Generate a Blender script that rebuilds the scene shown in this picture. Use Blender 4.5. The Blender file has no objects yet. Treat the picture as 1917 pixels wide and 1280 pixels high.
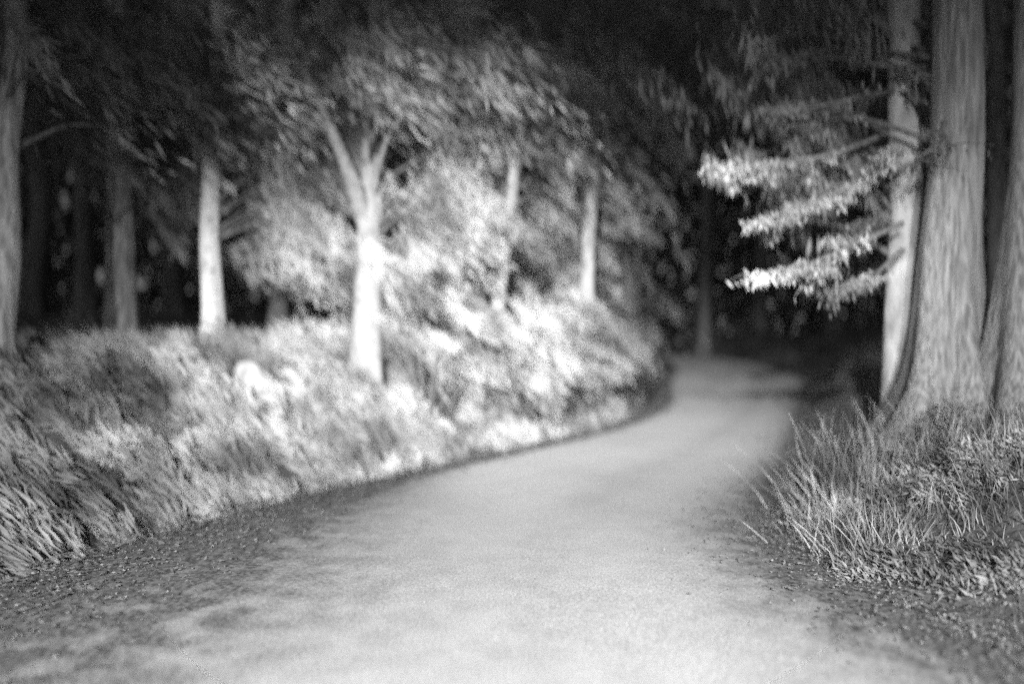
import bpy, math
import numpy as np
R = math.radians
rng = np.random.default_rng(7)
sc = bpy.context.scene
col = sc.collection

# ------------------------------------------------------------------ camera, world, lights, exposure
CAM_H, F, HY, CX = 1.3, 1400.0, 650.0, 958.5      # eye height, focal length and horizon in photo pixels (1917 wide)
cd = bpy.data.cameras.new('camera'); cam = bpy.data.objects.new('camera', cd); col.objects.link(cam)
cam.location = (0, 0, CAM_H); cam.rotation_euler = (R(90) + math.atan((HY-640)/F), 0, 0)
cd.sensor_width = 36; cd.lens = F/1917*36
cd.clip_start = 0.05; cd.clip_end = 900
cd.dof.use_dof = True; cd.dof.focus_distance = 4.3; cd.dof.aperture_fstop = 0.27; cd.dof.aperture_ratio = 1.5
sc.camera = cam

w = bpy.data.worlds.new("World"); sc.world = w; w.use_nodes = True
nt = w.node_tree; nt.nodes.clear()
sky = nt.nodes.new('ShaderNodeTexSky'); sky.sky_type = 'NISHITA'; sky.sun_disc = False
sky.sun_elevation = R(12); sky.sun_rotation = R(200)
bw = nt.nodes.new('ShaderNodeRGBToBW')             # the photograph is black and white
bg = nt.nodes.new('ShaderNodeBackground'); bg.inputs[1].default_value = 0.06
out = nt.nodes.new('ShaderNodeOutputWorld')
nt.links.new(sky.outputs[0], bw.inputs[0]); nt.links.new(bw.outputs[0], bg.inputs[0]); nt.links.new(bg.outputs[0], out.inputs[0])

def lamp(name, kind, loc, target, energy, **kw):
    l = bpy.data.lights.new(name, kind); o = bpy.data.objects.new(name, l); col.objects.link(o)
    o.location = loc
    d = np.array(target, float)-np.array(loc, float)
    from mathutils import Vector
    o.rotation_euler = Vector(d).to_track_quat('-Z', 'Y').to_euler()
    l.energy = energy
    for k, v in kw.items(): setattr(l, k, v)
    return o
lamp('moon', 'SUN', (0, 0, 30), (2, 9, 20), 0.012, angle=R(0.5))
# vehicle headlights, placed higher and farther back to slow their falloff
lamp('beam_lamp', 'SPOT', (-1.1, -7, 4.2), (-1.1, 12, -1.6), 16500, spot_size=R(42), spot_blend=1, shadow_soft_size=0.12).scale = (1.22, 1, 1)
lamp('beam_lamp', 'SPOT', (0.5, -7, 4.2), (1.5, 12, -1.7), 17000, spot_size=R(42), spot_blend=1, shadow_soft_size=0.12).scale = (1.27, 1, 1)
lamp('beam_lamp', 'SPOT', (-2.3, -7, 4.2), (2.3, 24, -.2), 62000, spot_size=R(20), spot_blend=1, shadow_soft_size=0.12).scale = (1.8, 1, 1)  # added narrow far beam, set aside to clear the trunk shadows

vs = sc.view_settings
sc.display_settings.display_device = 'sRGB'
vs.view_transform = 'Standard'; vs.look = 'None'; vs.exposure = -0.38; vs.gamma = 1; vs.use_curve_mapping = False
sc.cycles.use_denoising = False; sc.cycles.adaptive_threshold = 0.12
sc.cycles.max_bounces = 5; sc.cycles.diffuse_bounces = 2; sc.cycles.transparent_max_bounces = 4

# ------------------------------------------------------------------ terrain
def ss(a, b, x):
    t = np.clip((np.asarray(x, float)-a)/(b-a), 0, 1); return t*t*(3-2*t)
def prof(y):
    return 0.98*ss(8, 31, y) - 3.0*ss(33, 60, y)
def at(px, py):                                    # ground point seen at a pixel (by the road's long profile)
    d = np.linspace(1.5, 34, 8000)
    z = CAM_H-(py-HY)/F*d
    i = np.argmax(z <= prof(d)) if (z <= prof(d)).any() else len(d)-1
    return ((px-CX)/F*d[i], d[i])
def P(px, py, d): return np.array([(px-CX)/F*d, d, CAM_H-(py-HY)/F*d])

EL = [at(*p) for p in [(0, 1100), (250, 1008), (650, 908), (950, 846), (1150, 800), (1238, 762), (1240, 715), (1262, 682)]]
ER = [at(*p) for p in [(1950, 1225), (1640, 1105), (1455, 985), (1475, 880), (1500, 800), (1520, 735), (1512, 702)]]
ely = np.array([-30, 2.9]+[p[1] for p in EL]+[36, 60, 140]); elx = np.array([-13, -3.35]+[p[0] for p in EL]+[EL[-1][0]-0.5, -6, -60])
ery = np.array([-30, 2.5]+[p[1] for p in ER]+[36, 60, 140]); erx = np.array([-5, 2.25]+[p[0] for p in ER]+[ER[-1][0]-0.5, 0, -50])
def smooth_interp(y, ys, xs):
    y = np.asarray(y, float); s = 0
    for o in (-.5, -.25, 0, .25, .5): s = s+np.interp(y+o*(.6+y.clip(0)*.12), ys, xs)
    return s/5
def xL(y): return smooth_interp(y, ely, elx)
def xR(y): return smooth_interp(y, ery, erx)
def bumps(x, y, s=1.0):
    return (np.sin(x*1.7*s+y*.9*s)+np.sin(x*.8*s-y*2.1*s+1.3)+.6*np.sin(x*3.9*s+y*3.1*s+.4)+.4*np.sin(x*7.3*s-y*6.1*s))/3
def ground(x, y):
    x = np.asarray(x, float); y = np.asarray(y, float)
    eL = xL(y)-x; eR = x-xR(y)
    sc_ = 1+ss(13, 30, y)*.6
    h = prof(y)
    h = h - 0.16*ss(0, .3, eL)*(1-ss(.45, 1.0, eL)) + 1.1*ss(.5, 3.1*sc_, eL) + .5*ss(4, 14, eL)
    h = h + .04*ss(0, .25, eR)+.6*ss(.15, 1.9, eR)*ss(1.5, 5.5, y)+.2*ss(.15, 1.9, eR)+.6*ss(3, 12, eR)
    off = ss(0.1, .8, np.maximum(eL, eR))
    h = h + off*.09*bumps(x, y)
    h = h - .03*ss(.03, .12, np.minimum(-eL, -eR))
    return h
def sheet_noise(x, y): return .006*bumps(x, y, 1.3)

# ------------------------------------------------------------------ materials (the photograph is black and white, so they are greys)
def mat(name, lo, hi, rough=.8, scale=4, stretch=(1, 1, 1), bump=0, bscale=30, trans=0, detail=6, spec=.3, lo_pos=.35, hi_pos=.65, fine=0):
    m = bpy.data.materials.new(name); m.use_nodes = True; t = m.node_tree; t.nodes.clear()
    N = t.nodes.new; L = t.links.new
    o = N('ShaderNodeOutputMaterial'); b = N('ShaderNodeBsdfPrincipled')
    b.inputs['Roughness'].default_value = rough; b.inputs['Specular IOR Level'].default_value = spec
    g = N('ShaderNodeNewGeometry'); mp = N('ShaderNodeMapping'); mp.inputs['Scale'].default_value = stretch
    L(g.outputs['Position'], mp.inputs[0])
    n = N('ShaderNodeTexNoise'); n.inputs['Scale'].default_value = scale; n.inputs['Detail'].default_value = detail
    L(mp.outputs[0], n.inputs['Vector'])
    r = N('ShaderNodeValToRGB'); r.color_ramp.elements[0].position = lo_pos; r.color_ramp.elements[1].position = hi_pos
    r.color_ramp.elements[0].color = (lo, lo, lo, 1); r.color_ramp.elements[1].color = (hi, hi, hi, 1)
    L(n.outputs[0], r.inputs[0])
    src = r.outputs[0]
    if fine:
        n3 = N('ShaderNodeTexNoise'); n3.inputs['Scale'].default_value = fine; n3.inputs['Detail'].default_value = 3
        L(g.outputs['Position'], n3.inputs['Vector'])
        mr = N('ShaderNodeMapRange'); mr.inputs['From Min'].default_value = .3; mr.inputs['From Max'].default_value = .7
        mr.inputs['To Min'].default_value = .62; mr.inputs['To Max'].default_value = 1.25
        L(n3.outputs[0], mr.inputs['Value'])
        mx = N('ShaderNodeMix'); mx.data_type = 'RGBA'; mx.blend_type = 'MULTIPLY'; mx.inputs[0].default_value = 1
        L(src, mx.inputs[6]); L(mr.outputs[0], mx.inputs[7]); src = mx.outputs[2]
    L(src, b.inputs['Base Color'])
    if bump:
        n2 = N('ShaderNodeTexNoise'); n2.inputs['Scale'].default_value = bscale; n2.inputs['Detail'].default_value = 8
        L(mp.outputs[0], n2.inputs['Vector'])
        bp = N('ShaderNodeBump'); bp.inputs['Strength'].default_value = bump; bp.inputs['Distance'].default_value = .02
        L(n2.outputs[0], bp.inputs['Height']); L(bp.outputs[0], b.inputs['Normal'])
    if trans:
        tr = N('ShaderNodeBsdfTranslucent'); mix = N('ShaderNodeMixShader'); mix.inputs[0].default_value = trans
        L(src, tr.inputs[0]); L(b.outputs[0], mix.inputs[1]); L(tr.outputs[0], mix.inputs[2]); L(mix.outputs[0], o.inputs[0])
    else: L(b.outputs[0], o.inputs[0])
    return m
M_road = mat('worn_road', .45, .54, .9, .5, (1, .5, 1), .12, 90, fine=90)
M_soil = mat('leaf_litter_soil', .05, .13, .95, 2.5, (1, 1, 1), 1, 25, fine=18)
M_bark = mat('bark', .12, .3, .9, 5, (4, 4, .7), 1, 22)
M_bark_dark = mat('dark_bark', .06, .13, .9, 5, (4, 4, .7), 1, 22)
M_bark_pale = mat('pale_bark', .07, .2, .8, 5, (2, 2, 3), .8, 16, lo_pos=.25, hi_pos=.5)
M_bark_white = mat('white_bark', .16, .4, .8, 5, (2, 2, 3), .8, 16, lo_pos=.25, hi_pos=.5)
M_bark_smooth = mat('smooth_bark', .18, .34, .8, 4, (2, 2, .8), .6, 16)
M_bark_lit = mat('lit_bark', .14, .32, .8, 3, (2, 2, 3), .6, 16)  # paler bark copy, makes a poorly lit trunk look lit by colour
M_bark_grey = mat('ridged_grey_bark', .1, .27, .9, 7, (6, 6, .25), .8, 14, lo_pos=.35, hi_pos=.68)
M_leaf = mat('leaf', .13, .42, .6, 1.3, trans=.3, lo_pos=.38, hi_pos=.6)  # strong tone contrast also paints shaded gaps and hollows into the foliage
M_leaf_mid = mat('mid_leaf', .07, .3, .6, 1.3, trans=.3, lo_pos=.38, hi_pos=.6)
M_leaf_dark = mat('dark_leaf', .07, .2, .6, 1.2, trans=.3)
M_grass = mat('verge_grass', .12, .38, .6, 2.2, trans=.3, lo_pos=.38, hi_pos=.62)
M_grass_r = mat('dry_grass', .1, .42, .6, 3.0, trans=.3, lo_pos=.4, hi_pos=.62)
M_stone = mat('pale_stone', .15, .34, .7, 6, bump=.4, bscale=20)
M_litter = mat('litter', .04, .11, .8, 23)
M_gravel = mat('gravel', .06, .24, .8, 40)

# ------------------------------------------------------------------ mesh helpers (all quads, one mesh object per part)
def link(name, V, Q, m, parent=None, smooth=False):
    V = np.asarray(V, np.float32).reshape(-1, 3); Q = np.asarray(Q, np.int32).reshape(-1, 4)
    me = bpy.data.meshes.new(name); me.vertices.add(len(V)); me.loops.add(len(Q)*4); me.polygons.add(len(Q))
    me.vertices.foreach_set('co', V.ravel()); me.loops.foreach_set('vertex_index', Q.ravel())
    me.polygons.foreach_set('loop_start', np.arange(len(Q), dtype=np.int32)*4)
    me.polygons.foreach_set('use_smooth', np.full(len(Q), smooth))
    me.update(calc_edges=True); me.materials.append(m)
    o = bpy.data.objects.new(name, me); col.objects.link(o)
    if parent:
        o.parent = parent
        o.matrix_parent_inverse.identity(); 
        root = parent
        ox, oy, oz = world_loc(parent); V2 = V-np.array([ox, oy, oz], np.float32)
        me.vertices.foreach_set('co', V2.ravel()); me.update()
    return o
def world_loc(o):
    l = np.zeros(3)
    while o: l += np.array(o.location); o = o.parent
    return l
def tag(o, label=None, cat=None, group=None, kind=None):
    if label: o['label'] = label
    if cat: o['category'] = cat
    if group: o['group'] = group
    if kind: o['kind'] = kind
    return o
def thing(name, loc, label, cat, group=None):
    o = bpy.data.objects.new(name, None); col.objects.link(o); o.location = [float(v) for v in loc]; o.empty_display_size = .2
    return tag(o, label, cat, group)
def merge(parts):
    Vs, Qs, n = [], [], 0
    for V, Q in parts:
        V = np.asarray(V).reshape(-1, 3); Vs.append(V); Qs.append(np.asarray(Q)+n); n += len(V)
    return np.concatenate(Vs), np.concatenate(Qs)
def unit(v): return v/np.maximum(np.linalg.norm(v, axis=-1, keepdims=True), 1e-9)

def tube(pts, rad, seg=14, rough=.0, seed=0, flare=0, lobes=5, fls=9):
    pts = np.array(pts, float); rad = np.array(rad, float)
    t = np.linspace(0, len(pts)-1, max(3, (len(pts)-1)*8+1)); k = np.arange(len(pts))
    C = np.stack([np.interp(t, k, pts[:, i]) for i in range(3)], 1)
    for _ in range(3): C[1:-1] = (C[:-2]+2*C[1:-1]+C[2:])/4
    rr = np.interp(t, k, rad)
    T = unit(np.gradient(C, axis=0)); a = unit(np.cross(T, np.array([0.13, .97, .2]))); b = np.cross(T, a)
    th = np.linspace(0, 2*np.pi, seg, endpoint=False)
    r2 = np.random.default_rng(seed); ph = r2.uniform(0, 6.28, 6)
    prof_ = 1+rough*(np.sin(2*th[None]+ph[0]+t[:, None]*.6)+.7*np.sin(3*th[None]+ph[1]-t[:, None]*.9)+.6*np.sin(5*th[None]+ph[2]+t[:, None]*1.3)+.4*np.sin(9*th[None]+ph[3]))
    if flare:
        fl = np.exp(-t/(len(pts)-1)*fls)[:, None]*flare
        prof_ = prof_*(1+fl*(1+.55*np.sin(lobes*th[None]+ph[4])))
    V = C[:, None]+rr[:, None, None]*prof_[..., None]*(np.cos(th)[None, :, None]*a[:, None]+np.sin(th)[None, :, None]*b[:, None])
    n = len(C); i = np.arange(n-1)[:, None]; j = np.arange(seg)[None]; j2 = (j+1) % seg
    Q = np.stack([i*seg+j+0*i, i*seg+j2+0*i, (i+1)*seg+j2, (i+1)*seg+j], -1).reshape(-1, 4)
    return V.reshape(-1, 3), Q

def leaves(C, D, length, width, jit=.35, seed=0, fold=0.12):
    """one small folded leaf at every point C, pointing along D with jitter"""
    r = np.random.default_rng(seed); n = len(C)
    D = unit(D+r.normal(0, jit, (n, 3)))
    S = unit(np.cross(D, r.normal(0, 1, (n, 3)))); Nn = np.cross(D, S)
    L = (length*r.uniform(.6, 1.35, n))[:, None]; W = (width*r.uniform(.6, 1.3, n))[:, None]
    m = C+D*L*r.uniform(.35, .5, n)[:, None]-Nn*W*fold
    V = np.stack([C, m+S*W/2+Nn*W*fold*2, C+D*L, m-S*W/2+Nn*W*fold*2], 1)
    return V.reshape(-1, 3), np.arange(4*n).reshape(-1, 4)

def blades(C, H, lean, width, curl=.5, seed=0, jit=.3):
    """arching grass blades rooted at C, three quads each"""
    r = np.random.default_rng(seed); n = len(C)
    up = np.array([0, 0, 1.])
    d0 = unit(up+lean*.5+r.normal(0, jit, (n, 3))*np.array([1, 1, .3])); d1 = unit(lean+r.normal(0, jit, (n, 3))*np.array([1, 1, .6]))
    S = unit(np.cross(d0, unit(r.normal(0, 1, (n, 3))))); H = H[:, None]; W = (width*r.uniform(.6, 1.3, n))[:, None]
    V = []; p = C.copy()
    for k, wk in enumerate((1, .85, .6, .12)):
        V += [p-S*W*wk/2, p+S*W*wk/2]
        if k < 3: p = p+unit(d0*(1-curl*k/2)+d1*curl*(k+.4))*H/3
    V = np.stack(V, 1).reshape(-1, 3)
    b = np.arange(n)[:, None]*8
    Q = np.stack([b+np.array([[0, 1, 3, 2]]), b+np.array([[2, 3, 5, 4]]), b+np.array([[4, 5, 7, 6]])], 1).reshape(-1, 4)
    return V, Q

# ------------------------------------------------------------------ the ground and the road
def axis(*segs):
    a = []
    for s, e, st in segs: a.append(np.arange(s, e, st))
    return np.concatenate(a+[[segs[-1][1]]])
gx = axis((-300, -60, 20), (-60, -16, 2), (-16, 12, .11), (12, 50, 2), (50, 300, 25))
gy = axis((-300, -30, 15), (-30, -4, 1), (-4, 2, .3), (2, 14, .09), (14, 36, .25), (36, 80, 2), (80, 400, 20))
X, Y = np.meshgrid(gx, gy)
nx = len(gx); i, j = np.meshgrid(np.arange(len(gy)-1), np.arange(nx-1), indexing='ij')
Q = np.stack([i*nx+j, i*nx+j+1, (i+1)*nx+j+1, (i+1)*nx+j], -1).reshape(-1, 4)
o = link('ground', np.stack([X, Y, ground(X, Y)], -1), Q, M_soil, smooth=True)
tag(o, kind='structure')
ys = axis((-30, 0, 1), (0, 14, .1), (14, 36, .25), (36, 70, 1.5)); u = np.linspace(0, 1, 40)
Yr = ys[:, None]+0*u[None]; wob = .05*np.sin(ys*5.1)+.04*np.sin(ys*11.7+1)+.03*np.sin(ys*23.)
l_ = (xL(ys)-.06+wob)[:, None]; r_ = (xR(ys)+.06+wob[::-1])[:, None]; Xr = l_+(r_-l_)*u[None]
Zr = prof(Yr)+.004+.02*np.sin(np.pi*u)[None]+sheet_noise(Xr, Yr)-.035*(np.abs(u[None]-.5)*2)**12
nx = len(u); i, j = np.meshgrid(np.arange(len(ys)-1), np.arange(nx-1), indexing='ij')
Q = np.stack([i*nx+j, i*nx+j+1, (i+1)*nx+j+1, (i+1)*nx+j], -1).reshape(-1, 4)
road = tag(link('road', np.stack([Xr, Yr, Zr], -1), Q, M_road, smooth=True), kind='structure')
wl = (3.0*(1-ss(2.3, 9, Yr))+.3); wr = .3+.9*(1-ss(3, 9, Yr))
road_dark = np.exp(-((Xr-xL(Yr))/wl).clip(0)**2.4*2.2)+np.exp(-((xR(Yr)-Xr)/wr).clip(0)**1.6*1.6)+.12*np.exp(-((u[None]-.62)/.07)**2)+.0*Yr   # darker towards both edges, broadest near left, plus a faint wheel track
at_ = road.data.attributes.new('road_dark', 'FLOAT', 'POINT'); at_.data.foreach_set('value', road_dark.clip(0, 1).astype(np.float32).ravel())
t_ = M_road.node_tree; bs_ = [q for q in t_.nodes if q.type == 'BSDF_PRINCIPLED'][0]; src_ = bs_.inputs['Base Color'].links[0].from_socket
an = t_.nodes.new('ShaderNodeAttribute'); an.attribute_name = 'road_dark'
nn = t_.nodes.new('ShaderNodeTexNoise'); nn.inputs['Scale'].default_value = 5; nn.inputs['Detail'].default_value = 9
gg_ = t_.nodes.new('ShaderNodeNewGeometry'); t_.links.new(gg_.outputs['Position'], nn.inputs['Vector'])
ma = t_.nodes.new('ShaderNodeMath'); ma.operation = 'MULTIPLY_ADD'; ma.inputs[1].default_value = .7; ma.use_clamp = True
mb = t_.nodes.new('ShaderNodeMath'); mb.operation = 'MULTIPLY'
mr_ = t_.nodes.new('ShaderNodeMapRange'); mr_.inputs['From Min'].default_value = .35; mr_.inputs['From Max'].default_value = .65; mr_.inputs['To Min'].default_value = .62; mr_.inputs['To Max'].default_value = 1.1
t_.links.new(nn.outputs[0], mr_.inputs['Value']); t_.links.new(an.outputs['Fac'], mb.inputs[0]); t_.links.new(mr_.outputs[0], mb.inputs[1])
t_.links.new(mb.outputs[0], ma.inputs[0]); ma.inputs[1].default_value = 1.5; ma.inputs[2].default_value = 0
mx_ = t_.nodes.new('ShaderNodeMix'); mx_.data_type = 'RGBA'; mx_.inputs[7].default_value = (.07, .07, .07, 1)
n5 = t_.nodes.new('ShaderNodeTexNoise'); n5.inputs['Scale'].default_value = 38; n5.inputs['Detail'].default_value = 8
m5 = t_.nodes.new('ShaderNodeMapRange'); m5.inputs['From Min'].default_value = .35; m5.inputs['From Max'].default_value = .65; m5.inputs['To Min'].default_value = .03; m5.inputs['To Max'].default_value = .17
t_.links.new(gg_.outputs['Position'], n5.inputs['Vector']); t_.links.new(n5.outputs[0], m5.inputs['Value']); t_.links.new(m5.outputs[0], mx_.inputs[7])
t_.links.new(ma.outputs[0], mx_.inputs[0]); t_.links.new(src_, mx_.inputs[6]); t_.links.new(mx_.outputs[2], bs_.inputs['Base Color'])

# ------------------------------------------------------------------ grass (nobody could count it)
def scatter(n, y0, y1, side, e0, e1, seed, pw=1.0):
    r = np.random.default_rng(seed)
    y = y0+(y1-y0)*r.random(n)**1.4; e = e0+(e1-e0)*r.random(n)**pw
    x = xL(y)-e if side < 0 else xR(y)+e
    return x, y, e
WIND = np.array([-.75, -.15, .5])                   # the night wind lays everything over to the left
x, y, e = scatter(60000, 1.5, 24, -1, .35, 5.5, 1, .85)
dens = bumps(x*1.2, y*1.4)+.5*bumps(x*3.1+2, y*2.7); k = dens > rng.uniform(-.7, .5, len(x)); x, y, e, dens = x[k], y[k], e[k], dens[k]
H = (.14+.16*ss(.4, 1.6, e))*(1+.5*dens)*rng.uniform(.6, 1.4, len(x))*(1+.02*y)
V, Q = blades(np.stack([x, y, ground(x, y)-.02], 1), H, WIND, .0095, .75, 2, .24)
tag(link('bank_grass', V, Q, M_grass), 'long pale grass laid over on the left bank', 'grass', kind='stuff')
x, y, e = scatter(62000, 1.2, 20, 1, -.12, 3.6, 3, .9)
dens = bumps(x*2.2, y*2.4)+.5*bumps(x*5.1+2, y*4.7); k = dens > rng.uniform(-1.1, .5, len(x)); x, y, e, dens = x[k], y[k], e[k], dens[k]
H = (.04+.13*ss(.1, 1.3, e)*ss(2.4, 5.2, y))*(1+.5*dens)*rng.uniform(.5, 1.4, len(x))
V, Q = blades(np.stack([x, y, ground(x, y)-.01], 1), H, np.array([-.35, -.1, .7]), .007, .6, 4, .35)
tag(link('verge_grass', V, Q, M_grass_r), 'rough grass on the right verge below the trunks', 'grass', kind='stuff')
# loose gravel spilling from the right verge over the road
n = 9000; r = np.random.default_rng(5)
y = 1.8+r.random(n)**1.3*4.2; x = xR(y)-.9*np.abs(r.normal(0, .5, n))+r.random(n)*.9
x = np.where(np.arange(n) % 3 == 0, xL(y)+np.abs(r.normal(0, .55, n)), x); s = .003+.011*r.random(n)**4
ico = np.array([[0, 0, 1], [1, 0, .2], [0, 1, .1], [-1, 0, .15], [0, -1, .2], [0, 0, -.5]])
ang = r.uniform(0, 6.28, n); ca, sa = np.cos(ang), np.sin(ang)
B = ico[None]*np.stack([s*r.uniform(.8, 1.6, n), s*r.uniform(.7, 1.2, n), s*r.uniform(.5, .9, n)], 1)[:, None]
B = np.stack([B[..., 0]*ca[:, None]-B[..., 1]*sa[:, None], B[..., 0]*sa[:, None]+B[..., 1]*ca[:, None], B[..., 2]], -1)
zz = np.where((x > xR(y)) | (x < xL(y)), ground(x, y), prof(y)+.02)
B = B+np.stack([x, y, zz+.003], 1)[:, None]
fq = np.array([[0, 1, 2, 2], [0, 2, 3, 3], [0, 3, 4, 4], [0, 4, 1, 1], [5, 2, 1, 1], [5, 3, 2, 2], [5, 4, 3, 3], [5, 1, 4, 4]])
T3 = (np.arange(n)[:, None, None]*6+fq[None, :, :3]).reshape(-1, 3)
me = bpy.data.meshes.new('gravel'); me.from_pydata(B.reshape(-1, 3).tolist(), [], T3.tolist()); me.materials.append(M_gravel)
o = bpy.data.objects.new('gravel', me); col.objects.link(o); tag(o, 'loose gravel scattered along the edges of the road', 'gravel', kind='stuff')

# fallen leaves and grass litter gathering along both road edges
n = 12000; r = np.random.default_rng(15)
y = 1.5+r.random(n)**1.5*16; side = r.random(n) < .62
x = np.where(side, xL(y)+np.abs(r.normal(0, 1, n))*(.22+.3*(1-ss(2.5, 9, y)))-.1, xR(y)-np.abs(r.normal(0, .4, n))+.25+.9*r.random(n)*(r.random(n) < .6))
zz = np.maximum(ground(x, y), prof(y)+.018)+.012
a = r.uniform(0, 6.28, n)
V, Q = leaves(np.stack([x, y, zz], 1), np.stack([np.cos(a), np.sin(a), .08+0*a], 1), .05, .01, .12, 16)
tag(link('leaf_litter', V, Q, M_litter), 'fallen leaves and bits of grass strewn along the road edges', 'leaf litter', kind='stuff')

# ------------------------------------------------------------------ plants with long arching leaves
def tuft(name, cat, px, py, d, n, h, label, m, lean, wd=.016, spread=.18, seed=0, group=None):
    p = P(px, py, d); x0, y0 = p[0], p[1]; z0 = float(ground(x0, y0))
    r = np.random.default_rng(seed)
    c = np.stack([x0+r.normal(0, spread, n), y0+r.normal(0, spread, n)], 1); g = ground(c[:, 0], c[:, 1])
    C = np.column_stack([c, g-.02]); out_ = np.column_stack([(c-[x0, y0])/spread*.35, np.zeros(n)])
    V, Q = blades(C, h*r.uniform(.35, 1.25, n), lean+out_, wd, .6, seed+1, .42)
    o = link(name, V-np.array([x0, y0, z0]), Q, m); o.location = (float(x0), float(y0), z0)
    return tag(o, label, cat, group)
def low_plant(px, d, rad, h, n, label, m, seed, group, lean=np.array([-.55, -.1, .35]), leaf=(.13, .03), name='low_plant', cat='low plant', jt=.2):
    x0 = (px-CX)/F*d; z0 = float(ground(x0, d)); r = np.random.default_rng(seed)
    nc = max(6, int(n/60)); a = r.uniform(0, 6.28, nc); q = np.sqrt(r.random(nc))*rad
    cx, cy = x0+np.cos(a)*q, d+np.sin(a)*q*.8
    hz = h*(1-(q/rad)**2*.65)*r.uniform(.55, 1.1, nc)
    k = r.integers(0, nc, n); f = r.random(n)**.7                      # leaves climb short stalks that lean over
    X = cx[k]+lean[0]*hz[k]*f*.8+r.normal(0, .045, n); Yy = cy[k]+lean[1]*hz[k]*f+r.normal(0, .045, n)
    C = np.stack([X, Yy, ground(X, Yy)+hz[k]*f], 1)
    V, Q = leaves(C, np.column_stack([r.normal(-.7, jt, n), r.normal(-.1, jt, n), r.normal(.52, jt, n)]), leaf[0], leaf[1], .1, seed+1)
    o = link(name, V-np.array([x0, d, z0]), Q, m); o.location = (x0, d, z0)
    return tag(o, label, cat, group)
GL = 'leafy undergrowth on the left bank'
for k, (px, d, rad, h, n, lab) in enumerate([
    (20, 4.9, .45, .35, 1200, 'dim leafy plant at the left picture edge above the road'),
    (170, 5.5, .50, .45, 1700, 'pale leafy plant nearest the road edge at far left'),
    (330, 6.2, .50, .45, 1700, 'bright leafy plant low on the bank, below and left of the white boulder'),
    (470, 6.9, .50, .42, 1700, 'bright leafy plant low on the bank straight below the white boulder'),
    (600, 7.5, .50, .42, 1700, 'leafy plant overhanging the dark notch in the left road edge'),
    (720, 8.2, .50, .40, 1600, 'leafy plant by the road below the forked white tree'),
    (850, 9.1, .50, .40, 1600, 'leafy plant by the road below the brightest shrub'),
    (950, 10.0, .50, .55, 1500, 'leafy plant by the road below the middle of the shrub mass'),
    (1060, 11.2, .55, .45, 1500, 'leafy plant by the road below the short pale trunk'),
    (1150, 12.6, .55, .50, 1400, 'leafy plant on the bank just before the road bends away'),
    (80, 6.3, .55, .40, 1400, 'grey leafy plant on the bank beside the leftmost trunk'),
    (250, 6.9, .55, .50, 1800, 'broad leafy plant halfway up the bank left of the boulder'),
    (400, 7.7, .50, .42, 1600, 'leafy plant directly left of the white boulder'),
    (590, 8.3, .55, .50, 1800, 'leafy plant directly right of the white boulder'),
    (680, 8.9, .55, .75, 3200, 'bushy plant hiding the foot of the forked white tree'),
    (790, 9.3, .50, .60, 1800, 'bushy plant right of the foot of the forked white tree'),
    (120, 8.0, .60, .36, 1500, 'grey plant on the bank top between the leftmost trunk and the thick grey trunk'),
    (270, 8.9, .55, .38, 1600, 'domed plant on the bank top between grey trunk and slim white trunk'),
    (350, 8.6, .45, .36, 1500, 'domed plant in front of the slim white trunk'),
    (460, 9.3, .50, .42, 1700, 'domed plant on the bank top right of the slim white trunk'),
    (570, 9.9, .60, .45, 1800, 'domed pale plant on the bank top left of the forked tree')]):
    low_plant(px, d, rad, h, n, lab, M_leaf_mid if k in (0, 1, 10, 11, 16) else M_leaf, 600+3*k, GL, leaf=(.2, .024))  # darker leaf on the far-left plants imitates the beam falling off
GV = 'leafy plants on the right verge'
for k, (px, d, rad, h, n, lab) in enumerate([
    (1520, 5.4, .22, .14, 700, 'pale low plant creeping out to the road at the verge tip'),
    (1610, 5.2, .28, .20, 1100, 'mottled low plant behind the verge tip'),
    (1700, 5.0, .30, .24, 1300, 'mottled low plant below the slim pale trunk'),
    (1800, 4.9, .32, .28, 1300, 'low plant below the flared foot of the broad trunk'),
    (1900, 4.6, .32, .28, 1300, 'low plant at the right picture edge under the last trunk'),
    (1640, 4.3, .24, .12, 700, 'small flat plant on the gravel side of the verge'),
    (1750, 4.1, .26, .16, 900, 'dark low plant near the bottom of the right verge'),
    (1860, 3.8, .26, .16, 900, 'darkest low plant in the lower right corner'),
    (1640, 6.2, .30, .36, 1300, 'leafy plant behind the tallest grass tuft'),
    (1760, 5.9, .34, .36, 1400, 'leafy plant crowding the foot of the broad ridged trunk')]):
    low_plant(px, d, rad, h, n, lab, M_leaf_mid if k > 4 else M_grass_r, 700+3*k, GV, leaf=(.05, .014), lean=np.array([-.3, -.05, .5]), jt=.5)
GR = 'tall grass tufts on the right verge'
for k, (px, d, h, wd, lab) in enumerate([
    (1590, 5.8, .66, .011, 'tallest bright grass tuft at the left end of the right verge'),
    (1665, 6.1, .52, .011, 'bright tuft of arching blades in front of the slim pale trunk'),
    (1570, 5.3, .3, .010, 'low tuft leaning out over the right road edge'),
    (1740, 5.4, .36, .010, 'dense tuft under the broad ridged trunk'),
    (1860, 4.9, .34, .010, 'grey tuft under the trunk at the right picture edge'),
    (1640, 4.7, .30, .009, 'short mottled tuft in the middle of the right verge')]):
    tuft('grass_tuft', 'grass tuft', px, 0, d, 260, h, lab, M_grass_r, np.array([-.2, -.1, .8]), wd, .17, 80+k*3, GR)

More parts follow.
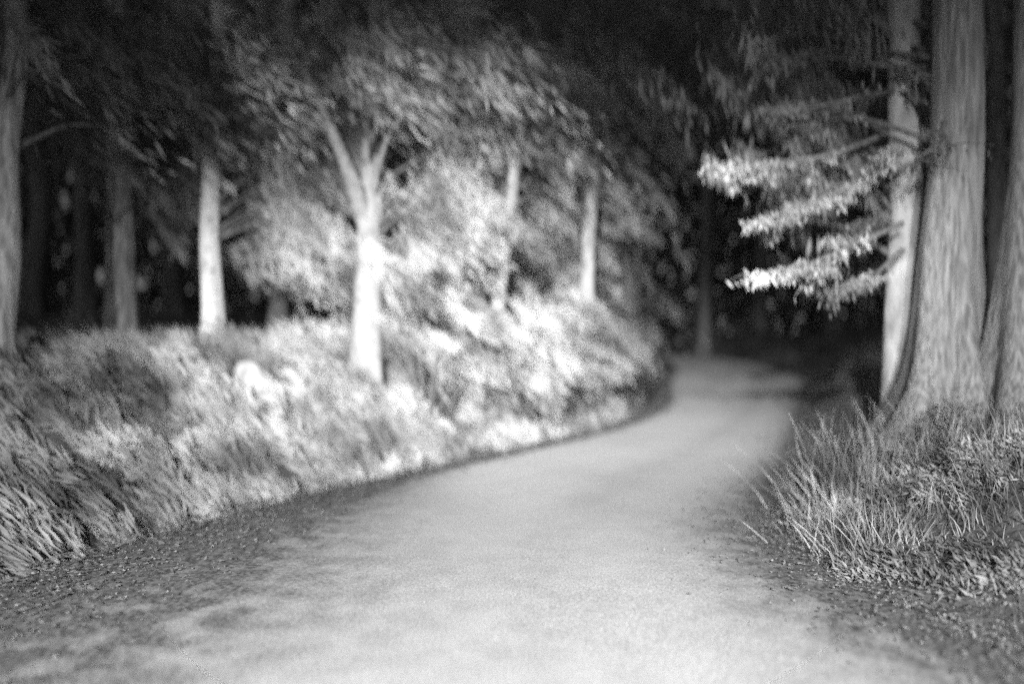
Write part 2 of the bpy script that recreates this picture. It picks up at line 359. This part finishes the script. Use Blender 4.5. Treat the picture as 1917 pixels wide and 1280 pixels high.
# pale stone on the left bank
sx, sd = 480, 8.3
g0 = P(sx, 0, sd); g0[2] = ground(g0[0], g0[1])
th = np.linspace(0, 2*np.pi, 28, endpoint=False); ph = np.linspace(.0, np.pi, 18)
T_, P_ = np.meshgrid(th, ph)
rr = 1+np.sin(P_)*(.06*np.sin(2*T_+1)+.03*np.sin(3*T_+3*P_)+.015*np.sin(7*T_+5*P_))
bx, bz = .20*rr*np.sin(P_)*np.cos(T_), .30*rr*np.cos(P_)
V = np.stack([g0[0]+bx*.85-bz*.5, g0[1]+.2*rr*np.sin(P_)*np.sin(T_), g0[2]+.12+bz*.8+bx*.2], -1)
i, j = np.meshgrid(np.arange(17), np.arange(28), indexing='ij'); j2 = (j+1) % 28
tag(link('boulder', V, np.stack([i*28+j, (i+1)*28+j, (i+1)*28+j2, i*28+j2], -1), M_stone, smooth=True), 'rounded white boulder half sunk in grass on the left bank', 'boulder')

# ------------------------------------------------------------------ trees
DROOP = np.array([.45, .05, -.8])
def spray_points(n, c, rad, r, hollow=.3):
    v = r.normal(0, 1, (n, 3)); v = unit(v)*(hollow+(1-hollow)*r.random((n, 1))**.6)
    return c+v*np.array(rad)
def clumps(c, rad, nc, per, crad, seed):
    """uneven clumps of points spread raggedly through a crown's volume, each drawn out along its drooping twig"""
    r = np.random.default_rng(seed); ax = unit(np.array([.62, .1, -.62]))
    cc = np.array(c)+np.clip(r.normal(0, .52, (nc, 3)), -1.25, 1.25)*np.array(rad)
    out_ = []
    for q in cc:
        s = crad*r.uniform(.35, 1.25); m = int(per*r.uniform(.25, 1.75))
        d_ = unit(ax+r.normal(0, .18, 3))
        out_.append(q+r.normal(0, 1, (m, 3))*s*.5+d_*r.normal(0, 1, (m, 1))*s*1.6)
    return np.concatenate(out_), cc
def tree(label, base, top, r0, r1, m, crown, leafm, seed, group=None, forks=(), bend=.1, lean_leaf=DROOP, leaf=(.21, .02), flare=.5, name='tree', cat='tree', rough=.035, fls=9):
    base = np.array(base, float); top = np.array(top, float)
    r = np.random.default_rng(seed)
    t = thing(name, base, label, cat, group)
    b = base-[0, 0, .25]
    mid = [b+(top-b)*k+np.array([r.normal(0, bend), r.normal(0, bend), 0])*math.sin(k*3.14) for k in (.12, .3, .5, .75)]
    pts = [b]+mid+[top]; rad = [r0, r0*.95, r0*.85, r0*.75, (r0+r1)/2*.8, r1]
    parts = [tube(pts, rad, 30, rough, seed, flare, fls=fls)]
    link('trunk', *parts[0], m, t, smooth=True)
    for pts_, rad_ in forks:
        link('branch', *tube(pts_, rad_, 14, .03, seed+5), m, t, smooth=True)
    Cs, limbs = [], []
    for (c, rd, nc, per, cr) in crown:
        Pn, cc = clumps(c, rd, nc, per, cr, seed+11+len(Cs)); Cs.append(Pn)
        for q in cc[::2]:
            # limb from the trunk's nearest lower point to the clump
            k = np.clip((q[2]-.5-b[2])/(top[2]-b[2]), .3, .97); s = b+(top-b)*k
            L_ = np.linalg.norm(q-s)
            limbs.append(tube([s, (s+q)/2+[0, 0, .12*L_], q], [min(.035, r0*.25), .014, .004], 6, .0, 1))
    if limbs: link('limb', *merge(limbs), M_bark_dark, t, smooth=True)
    if Cs:
        C = np.concatenate(Cs)
        link('crown', *leaves(C, np.tile(lean_leaf, (len(C), 1)), leaf[0], leaf[1], .22, seed+9), leafm, t)
    return t
def gz(p): return np.array([p[0], p[1], float(ground(p[0], p[1]))])
def crownpx(lst):                                   # (px, py, depth, half width px, half height px, clumps, leaves per clump, clump radius m)
    out_ = []
    for (px, py, d, wx, wy, nc, per, cr) in lst:
        out_.append((P(px, py, d), (wx/F*d, wx/F*d*.6+.3, wy/F*d), nc, per, cr))
    return out_
G = 'trees on the left bank'
LEFT = np.array([.62, .1, -.62])                     # leaves stream down and to the right from their twigs
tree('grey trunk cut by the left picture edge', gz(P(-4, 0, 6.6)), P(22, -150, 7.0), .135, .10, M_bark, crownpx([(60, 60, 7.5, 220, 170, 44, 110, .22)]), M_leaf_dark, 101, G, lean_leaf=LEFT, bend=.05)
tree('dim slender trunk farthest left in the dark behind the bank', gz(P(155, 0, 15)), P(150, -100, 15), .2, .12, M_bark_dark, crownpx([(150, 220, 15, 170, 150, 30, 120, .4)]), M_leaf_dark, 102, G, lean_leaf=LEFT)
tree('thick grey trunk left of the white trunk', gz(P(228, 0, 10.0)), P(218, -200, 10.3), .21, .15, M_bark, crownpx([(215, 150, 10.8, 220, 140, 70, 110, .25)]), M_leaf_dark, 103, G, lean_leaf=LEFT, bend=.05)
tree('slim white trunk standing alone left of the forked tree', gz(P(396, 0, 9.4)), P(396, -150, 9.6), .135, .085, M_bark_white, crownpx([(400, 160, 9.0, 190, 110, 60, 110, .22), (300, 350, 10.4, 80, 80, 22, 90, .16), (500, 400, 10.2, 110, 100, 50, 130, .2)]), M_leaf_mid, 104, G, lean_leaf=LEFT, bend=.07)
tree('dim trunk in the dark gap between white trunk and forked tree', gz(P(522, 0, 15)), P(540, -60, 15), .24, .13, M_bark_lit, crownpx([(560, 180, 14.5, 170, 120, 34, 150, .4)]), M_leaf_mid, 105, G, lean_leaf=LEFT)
fb = gz(P(684, 0, 9.7)); fk = P(688, 345, 9.0)
tree('forked white tree with a bright limb reaching up left', fb, P(704, -120, 9.7), .2, .06, M_bark_pale,
     crownpx([(545, 465, 10.2, 150, 60, 54, 120, .18), (720, 170, 9.4, 260, 110, 80, 120, .22), (760, 150, 8.6, 160, 70, 26, 110, .16), (520, 420, 10.2, 90, 50, 20, 110, .15), (755, 510, 8.4, 40, 40, 9, 170, .12), (560, 320, 10.3, 110, 100, 44, 130, .18), (840, 420, 9.4, 90, 90, 44, 130, .16)]), M_leaf, 106, G,
     forks=[([P(693, 470, 9.66), P(680, 400, 9.64), P(655, 325, 9.3), P(612, 225, 8.8), P(570, 130, 8.5)], [.09, .115, .09, .055, .02]),
            ([P(697, 370, 9.62), P(708, 310, 9.3), P(728, 250, 8.9), P(770, 190, 8.6)], [.05, .035, .025, .012])], lean_leaf=LEFT, bend=.015)
tree('pale leaning trunk showing through the middle of the leafy shrubs', gz(P(915, 0, 10.9)), P(965, 300, 10.3), .13, .08, M_bark_smooth,
     crownpx([(940, 230, 12.5, 260, 130, 90, 130, .3), (930, 370, 12.2, 150, 90, 60, 140, .26)]), M_leaf, 107, G, lean_leaf=LEFT, bend=.03)
tree('short pale trunk at the right end of the leafy shrubs', gz(P(1085, 0, 13.0)), P(1112, 330, 12.8), .16, .10, M_bark_smooth,
     crownpx([(1050, 310, 14.5, 110, 110, 70, 130, .32)]), M_leaf_mid, 108, G, lean_leaf=LEFT, bend=.03)
G2 = 'dark trees beyond the bend'
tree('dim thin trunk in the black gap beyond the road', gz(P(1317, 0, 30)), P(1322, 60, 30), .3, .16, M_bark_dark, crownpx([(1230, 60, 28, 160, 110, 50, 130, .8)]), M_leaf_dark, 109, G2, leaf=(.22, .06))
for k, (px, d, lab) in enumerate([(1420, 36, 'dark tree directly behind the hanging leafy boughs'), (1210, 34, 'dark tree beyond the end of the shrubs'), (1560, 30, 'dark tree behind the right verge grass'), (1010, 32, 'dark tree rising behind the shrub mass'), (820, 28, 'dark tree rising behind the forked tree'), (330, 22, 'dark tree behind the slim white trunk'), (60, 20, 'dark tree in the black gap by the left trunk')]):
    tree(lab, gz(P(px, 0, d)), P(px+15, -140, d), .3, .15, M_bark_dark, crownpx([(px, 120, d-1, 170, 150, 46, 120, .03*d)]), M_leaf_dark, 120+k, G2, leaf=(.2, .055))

# right-hand trees
G3 = 'tall trunks on the right verge'
r1 = gz(P(1690, 0, 7.0))
T = tree('slim smooth pale trunk, left one on the right verge', r1, P(1697, -60, 7.1), .195, .155, M_bark_smooth, crownpx([(1560, 60, 7.8, 150, 110, 34, 80, .15), (1500, 270, 7.9, 110, 120, 24, 80, .12)]), M_leaf_dark, 131, G3, bend=.02, rough=.03, flare=.4, lean_leaf=np.array([.2, 0, -1]))
T2 = tree('broad ridged trunk with flared foot on the right verge', gz(P(1775, 0, 6.4)), P(1800, -250, 6.6), .245, .2, M_bark_grey, crownpx([(1520, 120, 7.9, 190, 110, 26, 110, .2)]), M_leaf_dark, 132, G3, bend=.02, rough=.07, flare=1.5, fls=6, lean_leaf=np.array([.2, 0, -1]))
T3_ = tree('grey trunk cut by the right picture edge', gz(P(1925, 0, 6.0)), P(1955, -250, 6.3), .24, .19, M_bark_grey, [], M_leaf, 133, G3, bend=.02, rough=.07, flare=1.3, fls=6)
tree('dim stem in the dark slot between the two ridged trunks', gz(P(1865, 0, 9)), P(1868, -100, 9), .12, .08, M_bark_dark, [], M_leaf, 134, G3, bend=.03)
# boughs with hanging leaflets, reaching left from the slim pale trunk
def bough(parent, pts, rad, n, leafm, seed, dr=.10, w=.10):
    pts = np.array(pts); r = np.random.default_rng(seed)
    pts[1:-1] += r.normal(0, .035, (len(pts)-2, 3))
    k = np.arange(len(pts)); parts = [tube(pts, rad, 8, .02, seed)]; Cs = []
    for q in range(9):                                # side twigs fork off, droop unevenly and carry the leaflets
        t0 = r.uniform(.7, len(pts)-1); a = np.array([np.interp(t0, k, pts[:, i]) for i in range(3)])
        L_ = r.uniform(.12, .42)*(1.25-.2*t0/3); th_ = r.normal(0, .8)
        b = a+np.array([-math.cos(th_)*.8, math.sin(th_), r.normal(-.25, .25)])*L_
        parts.append(tube([a, (a+b)/2+[0, 0, .03], b], [.008, .005, .002], 5))
        m_ = int(n/9*r.uniform(.3, 1.7)*L_/.25); f = r.random((m_, 1))
        Cs.append(a+(b-a)*f+r.normal(0, 1, (m_, 3))*[.03, .05, .03])
    b = link('bough', *merge(parts), M_bark_dark, parent, smooth=True)
    t = (1-r.random(n//2)**1.5*.75)*(len(pts)-1)
    Cs.append(np.stack([np.interp(t, k, pts[:, i]) for i in range(3)], 1)+r.normal(0, 1, (len(t), 3))*[.04, w*.6, w*.3])
    C = np.concatenate(Cs); C = C[np.sin(C[:, 0]*19+seed)+.8*np.sin(C[:, 0]*41+C[:, 2]*23) > r.uniform(-1.6, .5, len(C))]
    link('leaflets', *leaves(C, np.tile([.28, 0, -.95], (len(C), 1)), dr*.75, .02, .38, seed+1), leafm, b)
bs = [([(1690, 330), (1600, 355), (1480, 395), (1368, 432)], 6.6, 900, M_leaf_mid, .10, .08),
      ([(1690, 430), (1600, 470), (1490, 500), (1385, 528)], 6.4, 800, M_leaf, .11, .07),
      ([(1690, 480), (1640, 520), (1590, 540), (1540, 552)], 6.5, 330, M_leaf_mid, .10, .07),
      ([(1690, 250), (1560, 290), (1420, 320), (1300, 318)], 6.9, 700, M_leaf_mid, .11, .10),
      ([(1690, 180), (1600, 190), (1500, 215), (1400, 215)], 6.8, 600, M_leaf_mid, .11, .10),
      ([(1690, 120), (1560, 110), (1460, 110), (1370, 90)], 7.1, 500, M_leaf_dark, .11, .12),
      ([(1690, 400), (1640, 420), (1600, 440), (1560, 470)], 6.9, 400, M_leaf_mid, .10, .11),
      ([(1690, 300), (1670, 290), (1650, 300), (1630, 315)], 6.3, 240, M_leaf, .09, .06),
      ([(1770, 240), (1760, 260), (1740, 280), (1730, 300)], 6.0, 160, M_leaf_mid, .09, .06)]
for k, (pp, d, n, lm, dr, wv) in enumerate(bs):
    pts = [P(a+30*q/3, b-12, d+(.25*(3-q)/3)) for q, (a, b) in enumerate(pp)]
    bough(T, pts, [.03, .018, .012, .004], int(n*.8), lm, 300+k*7, dr, wv)

# ------------------------------------------------------------------ shrubs of the left bank
def shrub(label, px, py, d, wx, wy, nc, per, leafm, seed, leaf=(.21, .02), lean=LEFT):
    c = P(px, py, d); base = gz(c); wx *= 1.12; wy *= 1.1; nc = int(nc*.8); per = int(per*.6)
    t = thing('shrub', base, label, 'shrub', 'leafy shrubs on the left bank')
    Pn, cc = clumps(c, (wx/F*d, wx/F*d*.8, wy/F*d), nc, per, .0125*d, seed)
    gg = ground(Pn[:, 0], Pn[:, 1]); Pn = Pn[Pn[:, 2] > gg+.05]
    st = []
    for q in cc[::2]: st.append(tube([base+[0, 0, -.1], base*.4+q*.6+[0, 0, -.1], q], [.03, .016, .004], 6))
    link('stem', *merge(st), M_bark_dark, t, smooth=True)
    link('foliage', *leaves(Pn, np.tile(lean, (len(Pn), 1)), leaf[0], leaf[1], .2, seed+2), leafm, t)
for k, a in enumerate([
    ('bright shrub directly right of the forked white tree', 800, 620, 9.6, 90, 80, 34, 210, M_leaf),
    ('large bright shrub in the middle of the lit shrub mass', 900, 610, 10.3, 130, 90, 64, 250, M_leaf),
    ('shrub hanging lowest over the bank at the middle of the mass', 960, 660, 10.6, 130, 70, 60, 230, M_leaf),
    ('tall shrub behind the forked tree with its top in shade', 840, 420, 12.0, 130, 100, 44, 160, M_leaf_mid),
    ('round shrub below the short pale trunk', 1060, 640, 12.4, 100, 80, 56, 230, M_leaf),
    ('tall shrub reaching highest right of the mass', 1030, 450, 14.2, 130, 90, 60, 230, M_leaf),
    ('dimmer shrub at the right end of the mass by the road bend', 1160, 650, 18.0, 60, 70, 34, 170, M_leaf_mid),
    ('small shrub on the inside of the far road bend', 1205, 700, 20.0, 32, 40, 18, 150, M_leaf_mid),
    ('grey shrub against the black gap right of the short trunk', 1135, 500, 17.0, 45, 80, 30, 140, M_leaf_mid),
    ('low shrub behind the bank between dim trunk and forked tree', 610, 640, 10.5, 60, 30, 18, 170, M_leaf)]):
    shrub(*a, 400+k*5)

# ------------------------------------------------------------------ far wood: one dark mass behind everything
r = np.random.default_rng(77)
n = 110000; a = r.uniform(-1.05, 1.05, n); dist = r.uniform(46, 66, n)
C = np.stack([np.sin(a)*dist, np.cos(a)*dist, -2.5+r.random(n)**.9*(34+3*np.sin(a*14)+2*np.sin(a*37))], 1)
V, Q = leaves(C, np.tile([.3, 0, -.8], (n, 1)), .9, .5, .6, 78)
tag(link('far_wood', V, Q, M_leaf_dark), 'black mass of woodland far behind the road bend', 'woodland', kind='stuff')
